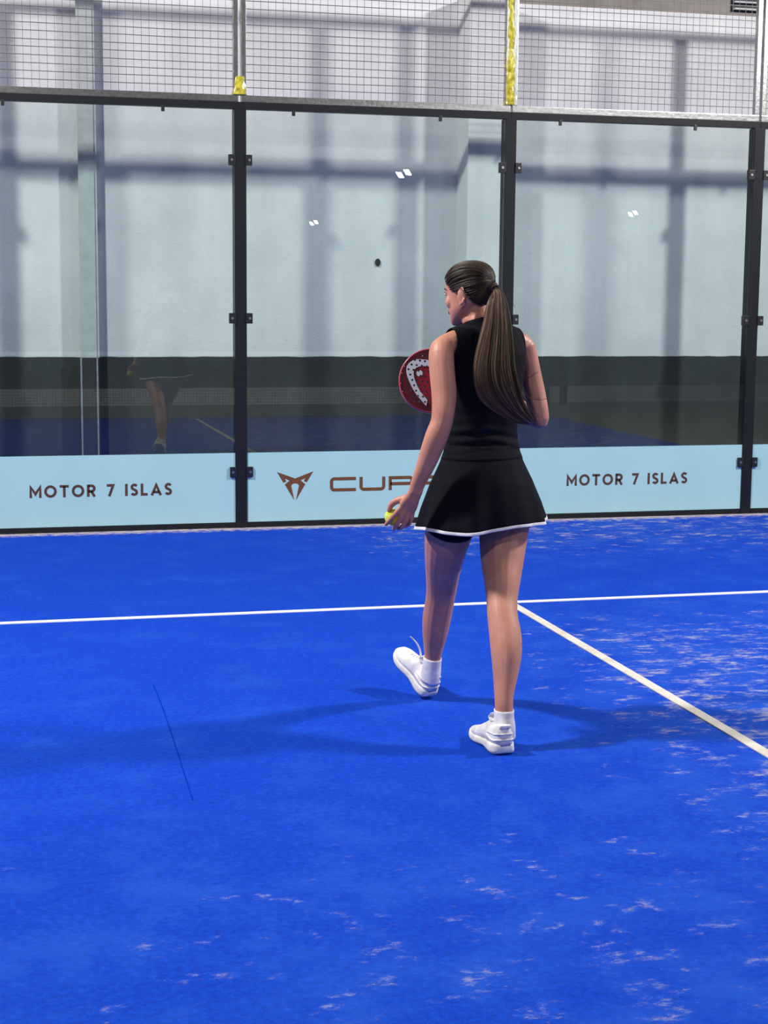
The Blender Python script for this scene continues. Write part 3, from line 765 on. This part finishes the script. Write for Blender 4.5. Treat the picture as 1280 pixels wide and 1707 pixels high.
tr_ = obj('hem_trim', skirt_strip(.962, 1.0, 3, .0015), M['white_cloth'], sk, True); md = tr_.modifiers.new('s', 'SOLIDIFY'); md.thickness = .005
tr_['label'] = 'white piping along the skirt hem'
wb_ = obj('waistband', skirt_strip(-.03, .14, 6, .0015), M['black_cloth'], sk, True); md = wb_.modifiers.new('s', 'SOLIDIFY'); md.thickness = .003
# ---- undershorts
bm = bmesh.new()
tube(bm, [(RH, .09, .100), (U(842, 865, -5.47), .1035, .1055), (U(841, 872, -5.474), .102, .1035)], side=RT, k=24, round_caps=False, caps=False)
tube(bm, [(LH, .09, .100), (U(752, 868, -5.42), .1015, .1055), (U(749, 880, -5.405), .098, .1015)], side=RT, k=24, round_caps=False, caps=False)
o = obj('undershorts', bm, M['short_cloth'], person, True); md = o.modifiers.new('s', 'SOLIDIFY'); md.thickness = .003

# ---- shoes and socks (local: heel at origin on the ground, toe along +y)
def make_shoe(heel, yaw, pitch, ankle, rollx=0, lace=False, nm=''):
    Ms = Matrix.Translation(heel) @ Matrix.Rotation(yaw, 4, 'Z') @ Matrix.Rotation(pitch, 4, 'X') @ Matrix.Rotation(rollx, 4, 'Y')
    def tr2(bm): bmesh.ops.transform(bm, matrix=Ms, verts=bm.verts); return bm
    #      y     half width, sole bottom, sole top, upper top, inset, centre shift
    sec = [(-.012, .020, .012, .036, .075, 0), (-.002, .033, .004, .040, .102, 0), (.020, .040, .0, .040, .110, 0), (.050, .041, .0, .038, .100, 0), (.080, .039, .002, .036, .096, .001), (.110, .038, .004, .033, .100, .002),
           (.140, .041, .002, .031, .090, .003), (.170, .046, .0, .029, .075, .003), (.200, .049, .0, .028, .062, .003), (.230, .047, .003, .029, .052, .004), (.258, .038, .010, .031, .044, .005), (.274, .024, .018, .033, .039, .006)]
    sec = cr(sec, 3)
    bm = bmesh.new(); L = []
    for y, hw, z0, z1, zt, cx in sec:      # sole: rounded box sections
        hw2 = hw+.004; ring = []
        for a, b_ in ((-1, .0), (-1.06, .35), (-1.02, .7), (-.98, 1), (.98, 1), (1.02, .7), (1.06, .35), (1, 0), (.5, -.05), (-.5, -.05)):
            ring.append(bm.verts.new((cx+a*hw2, y, z0+(z1-z0)*b_)))
        L.append(ring)
    for A, B in zip(L, L[1:]): bridge(bm, A, B)
    bm.faces.new(L[0]); bm.faces.new(list(reversed(L[-1]))); bmesh.ops.recalc_face_normals(bm, faces=bm.faces)
    sh = obj('shoe', tr2(shoe_upper(sec)), M['shoe'], person, True)
    obj('sole', tr2(bm), M['sole'], sh, True)
    # moulded lines round the heel
    for zz, ww in ((.052, .0035), (.074, .0030)):
        ys = [.085, .065, .045, .025, .008, -.003, -.011]; pts = []
        for sd in (1, -1):
            for yy in (ys if sd == 1 else ys[::-1]):
                hw = np.interp(yy, [s_[0] for s_ in sec], [s_[1] for s_ in sec])
                pts.append((V((sd*hw*(1.0 if zz < .06 else .93), yy, zz+.10*max(0, yy-.03)*(1 if zz < .06 else -1)+(.004 if yy < 0 else 0))), ww, ww))
        b2 = bmesh.new(); tube(b2, pts, side=UP, k=8, sub=2); obj('heel_line', tr2(b2), M['shoe_overlay'], sh, True)
    b2 = bmesh.new(); box(b2, -.022, .022, -.010, .004, .098, .112, bev=.004); obj('heel_tab', tr2(b2), M['shoe_overlay'], sh, True)
    b2 = bmesh.new()
    tube(b2, [(V((.003, .100, .100)), .020, .005), (V((.003, .118, .113)), .021, .005), (V((.003, .108, .128)), .017, .004)], side=V((1, 0, 0)), k=12); obj('tongue', tr2(b2), M['shoe'], sh, True)
    for j in range(5):
        y = .122+j*.018; z = np.interp(y, [s_[0] for s_ in sec], [s_[4] for s_ in sec])
        b2 = bmesh.new(); tube(b2, [(V((-.024, y-.004, z-.010)), .0022, .0022), (V((.003, y, z+.003)), .0026, .0022), (V((.030, y+.004, z-.010)), .0022, .0022)], side=V((0, 1, 0)), k=8, sub=3); obj('lace', tr2(b2), M['white_cloth'], sh, True)
    b2 = bmesh.new(); box(b2, -.041, .047, .095, .125, .006, .018, bev=.003); obj('shank', tr2(b2), M['sole_dark'], sh)
    if lace:
        b2 = bmesh.new(); A_ = [U(701.5, 1094, -5.00), U(700, 1084, -4.99), U(695, 1073, -4.985), U(688, 1065, -4.98), U(684, 1061.5, -4.98)]
        tube(b2, [(q, .0050-.0006*j, .0022) for j, q in enumerate(A_)], side=RT, k=8, sub=4); obj('loose_lace', b2, M['white_cloth'], sh, True)
    # sock
    b2 = bmesh.new(); tube(b2, ankle, side=RT, k=24, sub=4, round_caps=False, caps=False)
    s_ = obj('sock', b2, M['white_cloth'], person, True); md = s_.modifiers.new('s', 'SOLIDIFY'); md.thickness = .004
    return sh
def shoe_upper(sec):
    bm = bmesh.new(); L = []
    for y, hw, z0, z1, zt, cx in sec:
        ring = []; z1 = z1-.004; h = zt-z1
        # collar opening: sides stay high, rounded top
        for i in range(18):
            a = PI*i/17
            x = hw*1.0*math.copysign(abs(math.cos(a))**.75, math.cos(a)); z = z1+h*math.sin(a)**.62
            if y < .1: x *= 1-.10*math.sin(a)
            ring.append(bm.verts.new((cx-x, y, z)))
        L.append(ring)
    for A, B in zip(L, L[1:]): bridge(bm, A, B)
    bm.faces.new(L[0]); bm.faces.new(list(reversed(L[-1]))); bmesh.ops.recalc_face_normals(bm, faces=bm.faces)
    return bm
def ground(px, py, z=0.0):
    d = _r*((px-640)/FPX)-_u*((py-853.5)/FPX)+_f
    return CAM+d*((z-CAM.z)/d.z)
rhl = ground(840, 1257, .002); lhl = ground(714, 1160, .012)
make_shoe(rhl, math.radians(4), 0, [(U(840, 1183, -5.80), .0365, .0415), (U(840, 1196, -5.80), .0365, .0425), (U(840.5, 1210, -5.80), .039, .048), (U(840.5, 1226, -5.79), .040, .050)])
make_shoe(lhl, math.radians(18), math.radians(29), [(U(721, 1096, -5.07), .0375, .0425), (U(720, 1106, -5.065), .0375, .043), (U(718.5, 1120, -5.055), .039, .047), (U(716.5, 1134, -5.045), .040, .049)], lace=True)

# ---- hair: cap of combed strands gathered into the tie, and the ponytail
TIE = hl(.0, -.106, .150); TIEd = (TIE-hl(0, -.005, .125))
HCc = V((0, -.006, .125))
from mathutils.bvhtree import BVHTree
_vv = [v_ for r_ in HEADR for v_ in r_]; _n = len(HEADR[0])
_ff = [(a_*_n+k_, a_*_n+(k_+1) % _n, (a_+1)*_n+(k_+1) % _n, (a_+1)*_n+k_) for a_ in range(len(HEADR)-1) for k_ in range(_n)]
_ff += [tuple(range((len(HEADR)-1)*_n, len(HEADR)*_n)), tuple(range(_n))]
BVH = BVHTree.FromPolygons(_vv, _ff)
def skull(d, lift=0.0):
    """point on the hair cap in head-local direction d"""
    h_ = BVH.ray_cast(HCc, d)
    r_ = h_[3] if h_[0] is not None else .1
    th = .0065+.006*max(0, d.z)+.004*max(0, -d.y)
    if d.y > .2: th *= max(.45, 1-(d.y-.2)*1.1)
    return HCc+d*(r_+th+lift)
tdir = (V((0, -.101, .025))).normalized()
rnd = random.Random(3)
def strand(bm, pts, r0, r1, tone, lay, k=4):
    N_ = len(pts); L = []
    for i, p_ in enumerate(pts):
        t_ = (pts[min(i+1, N_-1)]-pts[max(i-1, 0)]); t_ = t_.normalized() if t_.length > 1e-7 else UP
        s_ = t_.cross(V((.3, .5, .8))).normalized(); n_ = t_.cross(s_); q = i/(N_-1)
        r_ = (r0*(1-q)+r1*q)
        ring = []
        for j in range(k):
            a = 2*PI*j/k; v_ = bm.verts.new(p_+s_*(r_*math.cos(a))+n_*(r_*math.sin(a))); v_[lay] = tone; ring.append(v_)
        L.append(ring)
    for A, B in zip(L, L[1:]): bridge(bm, A, B)
# scalp cap underneath
bm = bmesh.new(); lay = bm.verts.layers.float.new('tone')
def hairline(az):
    """lowest elevation (deg) of the hair at azimuth az (0 = face, 180 = nape)"""
    return np.interp(abs(az), [0, 20, 38, 52, 62, 72, 82, 95, 110, 125, 150, 180], [41, 39, 30, 13, 2, 0, 6, 4, -14, -34, -46, -50])
def ddir(az, el):
    a, e = math.radians(az), math.radians(el)
    return V((-math.sin(a)*math.cos(e), math.cos(a)*math.cos(e), math.sin(e)))
L = []
for i in range(16):
    ring = []
    for k in range(64):
        az = -180+360*k/64; e0 = hairline(az); el = e0+(90-e0)*(i/15)
        v_ = bm.verts.new(HM @ skull(ddir(az, min(el, 89.5)), -.0025 if i else -.007)); v_[lay] = .18+.1*rnd.random(); ring.append(v_)
    L.append(ring)
for A, B in zip(L, L[1:]): bridge(bm, A, B)
bm.faces.new(L[-1])
hair = obj('hair', bm, M['hair'], person, True); hair['label'] = 'brown hair combed back smoothly to the tie'
md = hair.modifiers.new('s', 'SOLIDIFY'); md.thickness = .004; md.offset = -1
bm = bmesh.new(); lay = bm.verts.layers.float.new('tone')
starts = []
for i in range(620):
    az = rnd.uniform(-180, 180); e0 = hairline(az)
    el = e0+(82-e0)*(rnd.random()**1.7 if rnd.random() > .35 else rnd.random()*.05)
    starts.append((az, el))
for az, el in starts:
    d0 = ddir(az, el+rnd.uniform(-1, 1)); ang = d0.angle(tdir)
    if ang < .12: continue
    tone = min(1, max(0, rnd.gauss(.40, .20)+.10*noise.noise((az*.06, el*.06, 0))))
    n_ = 16; pts = []; ax = d0.cross(tdir).normalized(); lift = rnd.uniform(.0, .0022); sg = rnd.uniform(-.02, .02)
    for j in range(n_+1):
        q = j/n_; d = Matrix.Rotation(ang*q*.985, 3, ax) @ d0
        d = (d+V((0, 0, -.22))*math.sin(PI*q)*(.32 if el < 20 else .08)+ax*(sg*math.sin(PI*q))).normalized()
        pts.append(HM @ skull(d, lift+.0012*math.sin(PI*q)))
    strand(bm, pts, .0009, .0013, tone, lay)
tag(obj('combed_strands', bm, M['hair'], hair, True), kind='stuff')
# ponytail
cen = [(822, 479, -5.505, .012, .012), (829, 489, -5.522, .024, .020), (829, 510, -5.545, .042, .026), (829, 540, -5.565, .055, .030), (827, 575, -5.585, .070, .031),
       (825, 612, -5.605, .082, .030), (829, 640, -5.612, .088, .029), (840, 662, -5.612, .078, .026), (855, 682, -5.605, .055, .021), (872, 697, -5.60, .035, .014), (884, 704, -5.595, .020, .008)]
cen3 = cr([tuple(U(a_, b_, c_))+(d_, e_) for a_, b_, c_, d_, e_ in cen], 6)
pos_ = [V(q[:3]) for q in cen3]
VR = V((_r.x, _r.y, 0)).normalized(); VD = V((-_f.x, -_f.y, 0)).normalized()
def tailpt(q, u, v):
    i = q*(len(cen3)-1); k = min(int(i), len(cen3)-2); t_ = i-k
    c_ = pos_[k].lerp(pos_[k+1], t_); a_ = cen3[k][3]*(1-t_)+cen3[k+1][3]*t_; b_ = cen3[k][4]*(1-t_)+cen3[k+1][4]*t_
    tg = (pos_[k+1]-pos_[k]).normalized(); s_ = (VR-tg*VR.dot(tg)).normalized(); n_ = VD
    return c_+s_*(a_*.90*u)+n_*(b_*v)
bm = bmesh.new(); lay = bm.verts.layers.float.new('tone'); L = []
for i in range(49):
    q = i/48*.86; ring = []
    for k in range(28):
        a = 2*PI*k/28; v_ = bm.verts.new(tailpt(q, .84*math.cos(a)*(1-.35*(i/48)**4), .74*math.sin(a)*(1-.5*(i/48)**4))); v_[lay] = .22+.12*rnd.random(); ring.append(v_)
    L.append(ring)
for A, B in zip(L, L[1:]): bridge(bm, A, B)
bm.faces.new(L[0]); bm.faces.new(list(reversed(L[-1])))
tail = obj('ponytail', bm, M['tail'], person, True); tail['label'] = 'long light brown ponytail swinging to the right'
bm = bmesh.new(); lay = bm.verts.layers.float.new('tone')
for lk in range(110):
    th = rnd.uniform(0, 2*PI); rl = rnd.uniform(.80, 1.04)
    lu, lv = math.cos(th)*rl, math.sin(th)*rl
    ltone = min(1, max(.02, rnd.gauss(.46, .25))); lend = min(1.0, rnd.gauss(.90, .09)); ltw = rnd.gauss(0, .16); lph = rnd.uniform(0, 6.28); lam_ = rnd.uniform(.02, .10)
    for i in range(12):
        du, dv = rnd.gauss(0, .055), rnd.gauss(0, .09)
        end = min(1.0, lend+rnd.gauss(0, .025)); tone = min(1, max(0, rnd.gauss(ltone, .08))); am = rnd.uniform(0, .02); ph = rnd.uniform(0, 6.28)
        pts = []
        for j in range(29):
            q = j/28*end; cl_ = 1-.6*(j/28)**3
            u0, v0 = lu+du*cl_, lv+dv*cl_
            u = u0*math.cos(ltw*q)-v0*math.sin(ltw*q)+lam_*math.sin(q*6+lph)*q+am*math.sin(q*11+ph)+.5*(du+.12*math.sin(lph))*q**5; v = u0*math.sin(ltw*q)+v0*math.cos(ltw*q)
            pts.append(tailpt(q, u, v))
        strand(bm, pts, .0014, .0005, tone, lay)
# loose wisps blown to the right
for A_ in ([(862, 612), (868, 626), (880, 630), (897, 620)], [(868, 640), (880, 662), (900, 667), (913, 664)], [(872, 660), (884, 680), (893, 698), (890, 708)], [(866, 655), (880, 690), (886, 704)], [(845, 492), (852, 500), (858, 512)], [(858, 560), (866, 590), (871, 622), (882, 628)]):
    for k in range(3):
        pp = cr([tuple(U(a_+rnd.uniform(-1.5, 1.5), b_+rnd.uniform(-1, 1), -5.60)) for a_, b_ in A_], 8)
        strand(bm, [V(q) for q in pp], .0010, .0004, .35, lay)
tag(obj('loose_strands', bm, M['tail'], tail, True), kind='stuff')
bm = bmesh.new()
c0 = U(821.5, 479, -5.505); tx = (pos_[6]-pos_[0]).normalized()
for k, off in enumerate((-.004, .001, .006)):
    pts = []
    ax = (U(829, 489, -5.522)-U(818, 474, -5.495)).normalized(); s_ = ax.cross(VD).normalized(); n_ = ax.cross(s_)
    for j in range(17): a = 2*PI*j/16; pts.append((c0+ax*off+s_*(.0185*math.cos(a))+n_*(.0185*math.sin(a)), .0036, .0036))
    tube(bm, pts, side=ax, k=8, sub=1, caps=False)
obj('hair_tie', bm, M['tie'], person, True)

# ------------------------------------------------------------------ ball
bm = bmesh.new(); bmesh.ops.create_uvsphere(bm, u_segments=32, v_segments=20, radius=.0325, matrix=Matrix.Translation(BALL))
bl = empty('tennis_ball', BALL, 'yellow felt ball held in the left hand of the woman', 'ball')
obj('felt', bm, M['ball'], bl, True)
pts = []
for j in range(65):
    a = 2*PI*j/64; b0 = .44
    q = V((math.cos(a)-b0*.9*math.cos(3*a)*.0, math.sin(a), .62*math.sin(2*a))).normalized()
    pts.append((BALL+(Matrix.Rotation(.9, 3, 'X') @ Matrix.Rotation(.5, 3, 'Y') @ q)*.0322, .0011, .0011))
bm = bmesh.new(); tube(bm, pts, side=V((.2, .3, 1)), k=6, sub=1, caps=False); obj('ball_seam', bm, M['seam'], bl, True)

# ------------------------------------------------------------------ racket (local: x from head to butt, y = normal to the viewer's back, z up)
RM = Matrix((RKX, -RKN, RKZ)).transposed().to_4x4(); RM.translation = RKC
rk = empty('padel_racket', RKC, 'crimson padel racket with a white arched emblem, held behind the left arm', 'racket')
rk.rotation_euler = RM.to_euler()
T_ = .018
out = []
for i in range(48):
    a = 2*PI*i/48; r_ = .130+ (.012*max(0, math.cos(a))**2)
    out.append((r_*math.cos(a), r_*math.sin(a)))
bm = bmesh.new()
plate2d(bm, [(x*.955, z*.955) for x, z in out], -T_+.001, T_-.001, 0, 0); bmesh.ops.recalc_face_normals(bm, faces=bm.faces)
face_bm = bm
holes = bmesh.new()
hp = []
def zz(x, y): return ((650+x/10.667-718)/427, (635-(560+y/10.667))/427)
for k in range(-1, 12):
    for c_ in range(-1, 14):
        x, z = zz((285 if k % 2 else 331)+93.5*c_, 372+92.2*k)
        if math.hypot(x, z) < .106: hp.append((x, z))
for x, z in hp:
    bmesh.ops.create_cone(holes, cap_ends=True, segments=10, radius1=.0046, radius2=.0046, depth=.08, matrix=Matrix.Translation((x, 0, z)) @ Matrix.Rotation(PI/2, 4, 'X'))
me = bpy.data.meshes.new('drill'); me.materials.append(M['hole']); holes.to_mesh(me); holes.free(); ho = bpy.data.objects.new('drill', me); C.objects.link(ho)  # dark colour on the hole walls stands in for the shade inside
def drilled(bm, mat):
    me2 = bpy.data.meshes.new('x'); me2.materials.append(mat); bm.to_mesh(me2); bm.free(); o2 = bpy.data.objects.new('x', me2); C.objects.link(o2)
    md = o2.modifiers.new('b', 'BOOLEAN'); md.operation = 'DIFFERENCE'; md.object = ho; md.solver = 'EXACT'; md.material_mode = 'TRANSFER'
    dg = bpy.context.evaluated_depsgraph_get(); r = bpy.data.meshes.new_from_object(o2.evaluated_get(dg)); bpy.data.objects.remove(o2); return r
obj('face', drilled(face_bm, M['racket_face']), None, rk, local=True)
# white arch emblem, printed plate
outer = [(1010, 560), (900, 480), (790, 445), (690, 437), (580, 433), (480, 437), (390, 452), (330, 485), (275, 540), (247, 600), (245, 660), (262, 730), (290, 800), (330, 870), (372, 940), (425, 1012), (480, 1078), (545, 1140), (620, 1205), (692, 1272)]
inner = [(960, 640), (880, 580), (790, 553), (690, 548), (600, 550), (520, 556), (465, 575), (420, 602), (394, 640), (385, 680), (388, 720), (400, 765), (422, 820), (450, 870), (490, 940), (540, 1005), (590, 1060), (640, 1105), (690, 1150), (700, 1165)]
bm = bmesh.new()
for i in range(len(outer)-1):
    q4 = [zz(*outer[i]), zz(*inner[i]), zz(*inner[i+1]), zz(*outer[i+1])]
    A = [bm.verts.new((x, -T_-.0006, z)) for x, z in q4]; B = [bm.verts.new((x, -T_+.0025, z)) for x, z in q4]
    bm.faces.new(A); bm.faces.new(B[::-1])
    for k in range(4): bm.faces.new((A[k], B[k], B[(k+1) % 4], A[(k+1) % 4]))
bmesh.ops.remove_doubles(bm, verts=bm.verts, dist=1e-6)
# drop the inner walls between neighbouring segments
seen = {}
for f_ in list(bm.faces):
    key = frozenset(v.index for v in f_.verts)
bm.verts.index_update()
seen = {}
for f_ in list(bm.faces): seen.setdefault(frozenset(v.index for v in f_.verts), []).append(f_)
dead = [f_ for l_ in seen.values() if len(l_) > 1 for f_ in l_]
bmesh.ops.delete(bm, geom=dead, context='FACES_ONLY')
bmesh.ops.recalc_face_normals(bm, faces=bm.faces)
obj('emblem', drilled(bm, M['white_print']), None, rk, local=True)
bm = bmesh.new(); x, z = zz(495, 695); bmesh.ops.create_cone(bm, cap_ends=True, segments=20, radius1=.0125, radius2=.0125, depth=.003, matrix=Matrix.Translation((x, -T_+.0009, z)) @ Matrix.Rotation(PI/2, 4, 'X'))
obj('emblem_dot', drilled(bm, M['white_print']), None, rk, local=True)
bpy.data.objects.remove(ho)
# frame round the head
bm = bmesh.new(); L = []
prof = [(.955, -T_), (.975, -T_-.0012), (.994, -T_*.85), (1.0, -T_*.4), (1.0, T_*.4), (.994, T_*.85), (.975, T_+.0012), (.955, T_)]
for x, z in out: L.append([bm.verts.new((x*k, y, z*k)) for k, y in prof])
for i in range(len(L)): bridge(bm, L[i], L[(i+1) % len(L)])
bmesh.ops.recalc_face_normals(bm, faces=bm.faces); obj('frame', bm, M['racket_frame'], rk, True, local=True)
bm = bmesh.new()
for s in (-1, 1): tube(bm, [(V((.085, 0, s*.088)), .012, .016), (V((.140, 0, s*.048)), .012, .016), (V((.185, 0, s*.016)), .012, .016)], side=V((0, 0, 1)), k=10)
tube(bm, [(V((.128, 0, -.02)), .009, .012), (V((.128, 0, .02)), .009, .012)], side=V((1, 0, 0)), k=10); obj('throat', bm, M['racket_frame'], rk, True, local=True)
bm = bmesh.new(); tube(bm, [(V((.180, 0, 0)), .0175, .0165), (V((.24, 0, 0)), .0165, .0155), (V((.315, 0, 0)), .0165, .0155), (V((.325, 0, 0)), .019, .018)], side=V((0, 0, 1)), k=12, sub=2); obj('grip', bm, M['grip'], rk, True, local=True)
for px, py in ((200, 600), (167, 735), (168, 925), (225, 1070)):
    x, z = zz(px, py); bm = bmesh.new(); ellipsoid(bm, V((x*.985, -T_-.0008, z*.985)), .0018, .0008, .0026, seg=8, ring=6); obj('dot', bm, M['dot'], rk, local=True)
